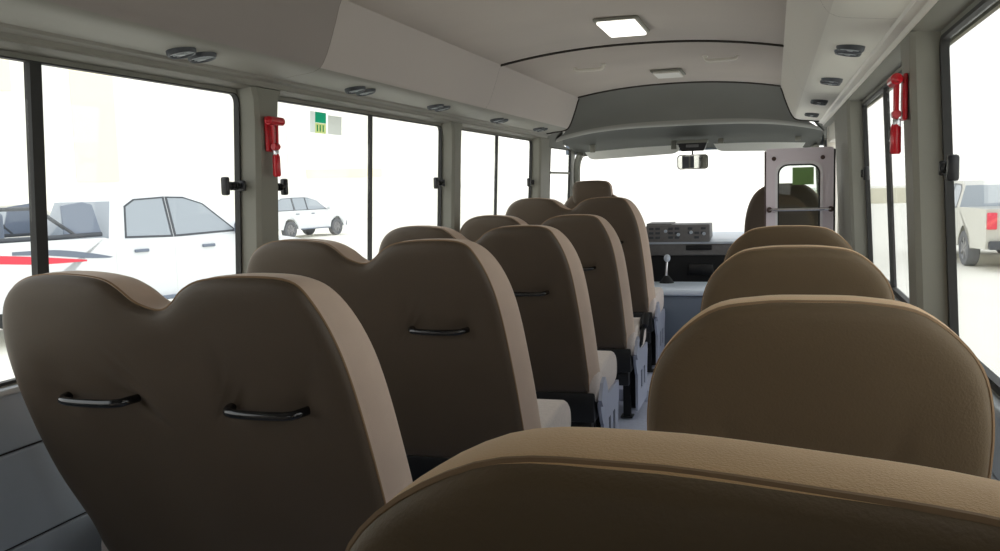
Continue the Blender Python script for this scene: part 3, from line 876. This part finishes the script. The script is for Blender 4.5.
def wheel(bm_t, bm_r, s, t, rr, side):
    N = 28
    def ringp(rad, tt): return [(s+rad*math.cos(2*PI*k/N), tt, rr+rad*math.sin(2*PI*k/N)) for k in range(N)]
    t0, t1 = t, t-side*.24
    loft(bm_t, [ringp(rr*.62, t0), ringp(rr*.68, t0+side*.01), ringp(rr*.95, t0+side*.005), ringp(rr, t0-side*.03), ringp(rr, t1+side*.03), ringp(rr*.9, t1), ringp(.01, t1)], True)
    loft(bm_r, [ringp(rr*.64, t0-side*.002), ringp(rr*.60, t0-side*.03), ringp(rr*.2, t0-side*.01), ringp(.01, t0-side*.0)], True)
    for k in range(6):
        a = 2*PI*k/6
        bx(bm_r, (-.02, -.02, 0), (.02, .0, rr*.6), .004, mtx=Matrix.Translation((s, t0, rr)) @ Matrix.Rotation(a, 4, 'Y'))

def car(label, loc, head, body, kind='pickup', stripe=False, sc=1., cat='car', name='pickup_truck'):
    """s forward, t left, z up; head = world heading angle of +s"""
    r = thing(name, label, cat, (loc[0], loc[1], G), head)
    r.scale = (sc, sc, sc)
    Wd = .90
    # body side silhouette (s,z)
    if kind == 'pickup':
        low = [(-1.55, .62), (-1.5, .45), (-.50, .42), (.50, .40), (2.55, .40), (3.55, .40), (3.88, .42), (3.95, .60)]
        top = [(3.95, .80), (3.85, 1.0), (3.30, 1.10), (2.55, 1.17), (1.6, 1.19), (.62, 1.20), (.45, 1.24), (-.5, 1.25), (-1.55, 1.25)]
        green = [(.52, 1.19), (.66, 1.70), (1.05, 1.80), (1.75, 1.80), (2.15, 1.68), (2.72, 1.17)]
    else:
        low = [(-.95, .62), (-.9, .45), (-.4, .42), (.50, .40), (2.55, .40), (3.45, .40), (3.68, .42), (3.75, .60)]
        top = [(3.75, .80), (3.65, 1.0), (3.20, 1.08), (2.45, 1.15), (1.6, 1.16), (.62, 1.16), (-.2, 1.18), (-.9, 1.18)]
        green = [(-.92, 1.16), (-.75, 1.66), (-.35, 1.80), (1.35, 1.82), (1.95, 1.66), (2.6, 1.15)]
    arch_pts = []
    def archpts(c): return [(c+.47*math.cos(a), .40+.47*math.sin(a)) for a in [PI-PI*k/10 for k in range(11)]]
    lowr = [p for p in low if p[0] < -.48]+archpts(0)+[(.55, .40), (2.5, .40)]+archpts(3.08)+[p for p in low if p[0] > 3.5]
    loop = lowr+top
    bm = bmesh.new()
    ts = [(-Wd, .96), (-Wd+.04, 1.0), (Wd-.04, 1.0), (Wd, .96)]
    # triangulated side caps extruded
    A = [bm.verts.new((s, Wd, z)) for s, z in loop]; B = [bm.verts.new((s, -Wd, z)) for s, z in loop]
    n_ = len(loop)
    for k_ in range(n_): bm.faces.new((A[k_], A[(k_+1) % n_], B[(k_+1) % n_], B[k_]))
    fa = bm.faces.new(A); fb = bm.faces.new(B[::-1])
    bmesh.ops.triangulate(bm, faces=[fa, fb])
    body_o = obj('body', bm, M[body], r, angle=25)
    # cabin
    bm = bmesh.new()
    def inn(p, t): return (p[0], t*(Wd-.02-.20*(p[1]-1.17)/.63), p[1])
    L_ = [bm.verts.new(inn(p, 1)) for p in green]; R_ = [bm.verts.new(inn(p, -1)) for p in green]
    n_ = len(green)
    for k_ in range(n_-1): bm.faces.new((L_[k_], L_[k_+1], R_[k_+1], R_[k_])).material_index = 1 if k_ in (0, n_-2) else 0
    bm.faces.new(L_); bm.faces.new(R_[::-1])
    obj('cabin', bm, [M[body], M['carglass']], r, angle=20)
    # side windows
    if kind == 'pickup': wins = [[(.78, 1.24), (.86, 1.62), (1.0, 1.70), (1.42, 1.72), (1.42, 1.22)], [(1.50, 1.22), (1.50, 1.72), (1.75, 1.71), (2.02, 1.62), (2.45, 1.24)]]
    else: wins = [[(-.7, 1.22), (-.58, 1.60), (-.3, 1.70), (.25, 1.72), (.25, 1.22)], [(.35, 1.22), (.35, 1.72), (1.1, 1.72), (1.1, 1.22)], [(1.18, 1.22), (1.18, 1.72), (1.4, 1.70), (1.85, 1.58), (2.35, 1.22)]]
    for sd in (1, -1):
        for w_ in wins:
            bm = bmesh.new()
            f_ = lambda u, v, w: Vector((u, sd*((Wd-.02-.20*(v-1.17)/.63)+w), v))
            plate(bm, w_, f_, (-.01, .004)); so = obj('side_window', bm, M['carglass'], r, smooth=False)
            bm = bmesh.new(); cc = (sum(p[0] for p in w_)/len(w_), sum(p[1] for p in w_)/len(w_))
            big = [(cc[0]+(p[0]-cc[0])*1.10, cc[1]+(p[1]-cc[1])*1.10) for p in w_]
            ring2d(big, w_, f_, (-.01, .006), bm); obj('window_trim', bm, M['cardark'], so, smooth=False)
        for s_ in ((.95, 1.98) if kind == 'pickup' else (.45, 1.45)):
            bm = bmesh.new(); bx(bm, (s_-.10, sd*Wd-.005 if sd > 0 else sd*Wd-.03, 1.02), (s_+.10, sd*Wd+.03 if sd > 0 else sd*Wd+.005, 1.06), .008); obj('door_handle', bm, M['cargrey'], r)
        for s_ in ((.60, 1.46, 2.5) if kind == 'pickup' else (.3, 1.14, 2.2)):
            bm = bmesh.new(); bx(bm, (s_-.006, sd*Wd-.003, .48), (s_+.006, sd*Wd+.003, 1.17)); obj('door_gap', bm, M['bgrey'], r)
        bm = bmesh.new(); bx(bm, (2.42, min(sd*Wd, sd*(Wd+.18)), 1.18), (2.54, max(sd*Wd, sd*(Wd+.18)), 1.34), .03, 3); obj('wing_mirror', bm, M[body] if not stripe else M['cargrey'], r)
        bm = bmesh.new(); bx(bm, (.6, min(sd*Wd, sd*(Wd+.08)), .36), (2.5, max(sd*Wd, sd*(Wd+.08)), .41), .01); obj('side_step', bm, M['cargrey'], r)
    for s_ in (0, 3.08):
        for sd in (1, -1):
            bt, br = bmesh.new(), bmesh.new(); wheel(bt, br, s_, sd*(Wd-.0), .38, sd)
            w_ = obj('tyre', bt, M['tyre'], r); obj('rim', br, M['rim'], w_)
    bm = bmesh.new(); e = -1.6 if kind == 'pickup' else -1.0
    bx(bm, (e-.05, -.85, .45), (e+.1, .85, .62), .03); obj('rear_bumper', bm, M['cardark'], r)
    f0 = 3.9 if kind == 'pickup' else 3.7
    bm = bmesh.new(); bx(bm, (f0-.02, -.88, .42), (f0+.14, .88, .66), .04); obj('front_bumper', bm, M['cargrey'], r)
    for sd in (1, -1):
        bm = bmesh.new(); bx(bm, (e-.0, sd*.80-.09, .85), (e+.08, sd*.80+.09, 1.18), .02); obj('tail_lamp', bm, M['carred' if kind == 'pickup' else 'bgrey'], r)
        bm = bmesh.new(); bx(bm, (f0-.10, sd*.72-.16, .80), (f0+.05, sd*.72+.16, .94), .03); obj('head_lamp', bm, M['carglass'], r)
    if stripe:
        for sd in (1, -1):
            f_ = lambda u, v, w: Vector((u, sd*(Wd+w), v))
            bm = bmesh.new(); up_ = catmull([(-1.5, 1.14), (-1.0, 1.12), (-.4, 1.06), (.2, .98)], 6); dn = catmull([(.2, .96), (-.4, .97), (-1.0, 1.02), (-1.5, 1.0)], 6)
            plate(bm, [(p.x, p.y) for p in up_+dn], f_, (-.004, .004)); obj('red_stripe', bm, M['carred'], r, smooth=False)
            bm = bmesh.new(); up_ = catmull([(-.7, 1.14), (-.2, 1.13), (.25, 1.06), (.55, .99)], 6); dn = catmull([(.5, .98), (.2, 1.0), (-.3, 1.07), (-.7, 1.10)], 6)
            plate(bm, [(p.x, p.y) for p in up_+dn], f_, (-.003, .005)); obj('grey_stripe', bm, M['cargrey'], r, smooth=False)
        # canopy: glazed load-bed cover with grey slanted quarter panel
        bm = bmesh.new(); 
        for sd in (1, -1):
            f_ = lambda u, v, w: Vector((u, sd*(.84-.16*(v-1.24)/.5+w), v))
            plate(bm, [(-.02, 1.30), (.46, 1.28), (.42, 1.66), (.30, 1.70), (.02, 1.66)], f_, (-.03, .0))
        obj('canopy_panel', bm, M['cargrey'], r, smooth=False)
        for sd in (1, -1):
            bm = bmesh.new()
            P = lambda s_, z_: (s_, sd*(.83-.16*(z_-1.24)/.5), z_)
            tube(bm, [P(.10, 1.30), P(-.30, 1.64), P(-1.05, 1.64)], .025, 8); tube(bm, [P(-.32, 1.64), P(-.32, 1.27)], .022, 8); tube(bm, [P(-.85, 1.64), P(-.85, 1.27)], .05, 8)
            tube(bm, [P(.46, 1.285), P(-.3, 1.275), P(-1.5, 1.275)], .03, 8)
            obj('roll_bar', bm, M['cardark'], r)
        bm = bmesh.new(); bx(bm, (-.80, -.45, 1.1), (-.55, .45, 1.60), .05, 3); obj('cargo_box', bm, M['cargrey'], r)
    return r

def camdir(px, py, depth):   # place with the camera geometry only once, at build time
    d = fw+rt2*((px-500)/f)-up2*((py-275.5)/f); return Vector((.586, 0, 1.29))+d*depth
# heading in world coords (angle of +s from +X)
H1 = math.atan2(.941, .337)
A = Vector((.586, 0, 0))+13.2*Vector((-math.sin(yaw), math.cos(yaw), 0))+(-5.3)*Vector((math.cos(yaw), math.sin(yaw), 0))
hd = Vector((math.cos(H1), math.sin(H1), 0)); lf = Vector((-hd.y, hd.x, 0))
o1 = A-hd*1.06-lf*(-1.0)
car('white double-cab pickup with red and grey stripes parked outside the left window', (o1.x, o1.y), H1, 'carwhite', stripe=True, sc=1.12)
p2 = Vector((.586, 0, 0))+41*Vector((-math.sin(yaw), math.cos(yaw), 0))+(-8.1)*Vector((math.cos(yaw), math.sin(yaw), 0))
H2 = math.atan2(.98, .20); h2 = Vector((math.cos(H2), math.sin(H2), 0))
car('white car far off beyond the second left window', (p2.x-h2.x*3.08, p2.y-h2.y*3.08), H2, 'carwhite', kind='suv', name='parked_car')
p3 = Vector((.586, 0, 0))+28*Vector((-math.sin(yaw), math.cos(yaw), 0))+(-16.3)*Vector((math.cos(yaw), math.sin(yaw), 0))
car('pale silver wagon standing behind the striped pickup at far left', (p3.x, p3.y), H1-.5, 'carsilver', kind='suv', name='parked_car')
p4 = Vector((.586, 0, 0))+19*Vector((-math.sin(yaw), math.cos(yaw), 0))+(10.2)*Vector((math.cos(yaw), math.sin(yaw), 0))
car('silver grey double-cab pickup with red tail lamp seen through the near right window', (p4.x+.62, p4.y), PI/2+.07, 'carsilver')

# buildings, nearly burnt out by the daylight
b = thing('building', 'pale building with yellow facade strips outside the left windows', 'building', (-46, 40, G), .9)
bm = bmesh.new(); bx(bm, (-40, 0, 0), (40, 8, 16)); obj('facade', bm, M['bwhite'], b, smooth=False)
for x, w, z0, z1, m in ((-6, 1.2, 3, 10, 'bgrey'), (-5.6, 1.0, 2.4, 5, 'borange'), (2, 5, 8.5, 12, 'byellow'), (6.4, .6, 3, 12, 'bgrey'), (9, 2.5, 3, 13, 'byellow'), (19, 2, 5, 7, 'byellow'), (22, .8, 3, 7, 'bgrey'), (26, 6, 3, 3.6, 'byellow'), (-14, 5, 3, 12, 'byellow')):
    bm = bmesh.new(); bx(bm, (x-w/2, -.15, z0), (x+w/2, .02, z1)); obj('wall_strip', bm, M[m], b, smooth=False)
b = thing('boundary_wall', 'low pale boundary wall far away beyond the right windows', 'wall', (30, 70, G))
bm = bmesh.new(); bx(bm, (-27, 0, 0), (40, .3, 1.1)); obj('wall_panel', bm, M['wallc'], b, smooth=False)
for i in range(9):
    bm = bmesh.new(); bx(bm, (-27+i*8, -.1, 0), (-26.5+i*8, .4, 1.25)); obj('post', bm, M['bgrey'], b, smooth=False)

# ------------------------------------------------------------------ light
w = bpy.data.worlds.new('world'); S.world = w; w.use_nodes = True
bg = w.node_tree.nodes['Background']
nt = w.node_tree
tc = nt.nodes.new('ShaderNodeTexCoord'); sp = nt.nodes.new('ShaderNodeSeparateXYZ'); rp_ = nt.nodes.new('ShaderNodeValToRGB')
nt.links.new(tc.outputs['Generated'], sp.inputs[0]); nt.links.new(sp.outputs['Z'], rp_.inputs[0]); nt.links.new(rp_.outputs[0], bg.inputs[0])
rp_.color_ramp.elements[0].position = .0; rp_.color_ramp.elements[0].color = (1, .985, .94, 1)
rp_.color_ramp.elements[1].position = .5; rp_.color_ramp.elements[1].color = (.93, .97, 1, 1)
bg.inputs[1].default_value = 1.8

def portal(x, y, z, sx, sy, rot):
    l = bpy.data.lights.new('window_daylight', 'AREA'); l.shape = 'RECTANGLE'; l.size = sx; l.size_y = sy
    l.cycles.is_portal = True
    o = bpy.data.objects.new('window_daylight', l); C.objects.link(o); o.location = (x, y, z); o.rotation_euler = rot
for side in (-1, 1):
    for (y0, y1, yd) in W[side]:
        portal(side*1.0, (y0+y1)/2, 1.245, .70, y1-y0, (0, side*PI/2, 0))
    portal(side*1.0, 6.56, 1.24, .66, .7, (0, side*PI/2, 0))
portal(1.02, 5.1, .8, 1.4, 1.4, (0, PI/2, 0))
portal(0, 7.3, 1.2, 1.8, .72, (-PI/2, 0, 0))

portal(.30, YB-.1, 1.315, .9, .53, (PI/2, 0, 0))
S.view_settings.view_transform = 'Standard'
S.view_settings.look = 'None'
S.view_settings.exposure = 0
S.cycles.max_bounces = 10; S.cycles.diffuse_bounces = 6; S.cycles.transparent_max_bounces = 16
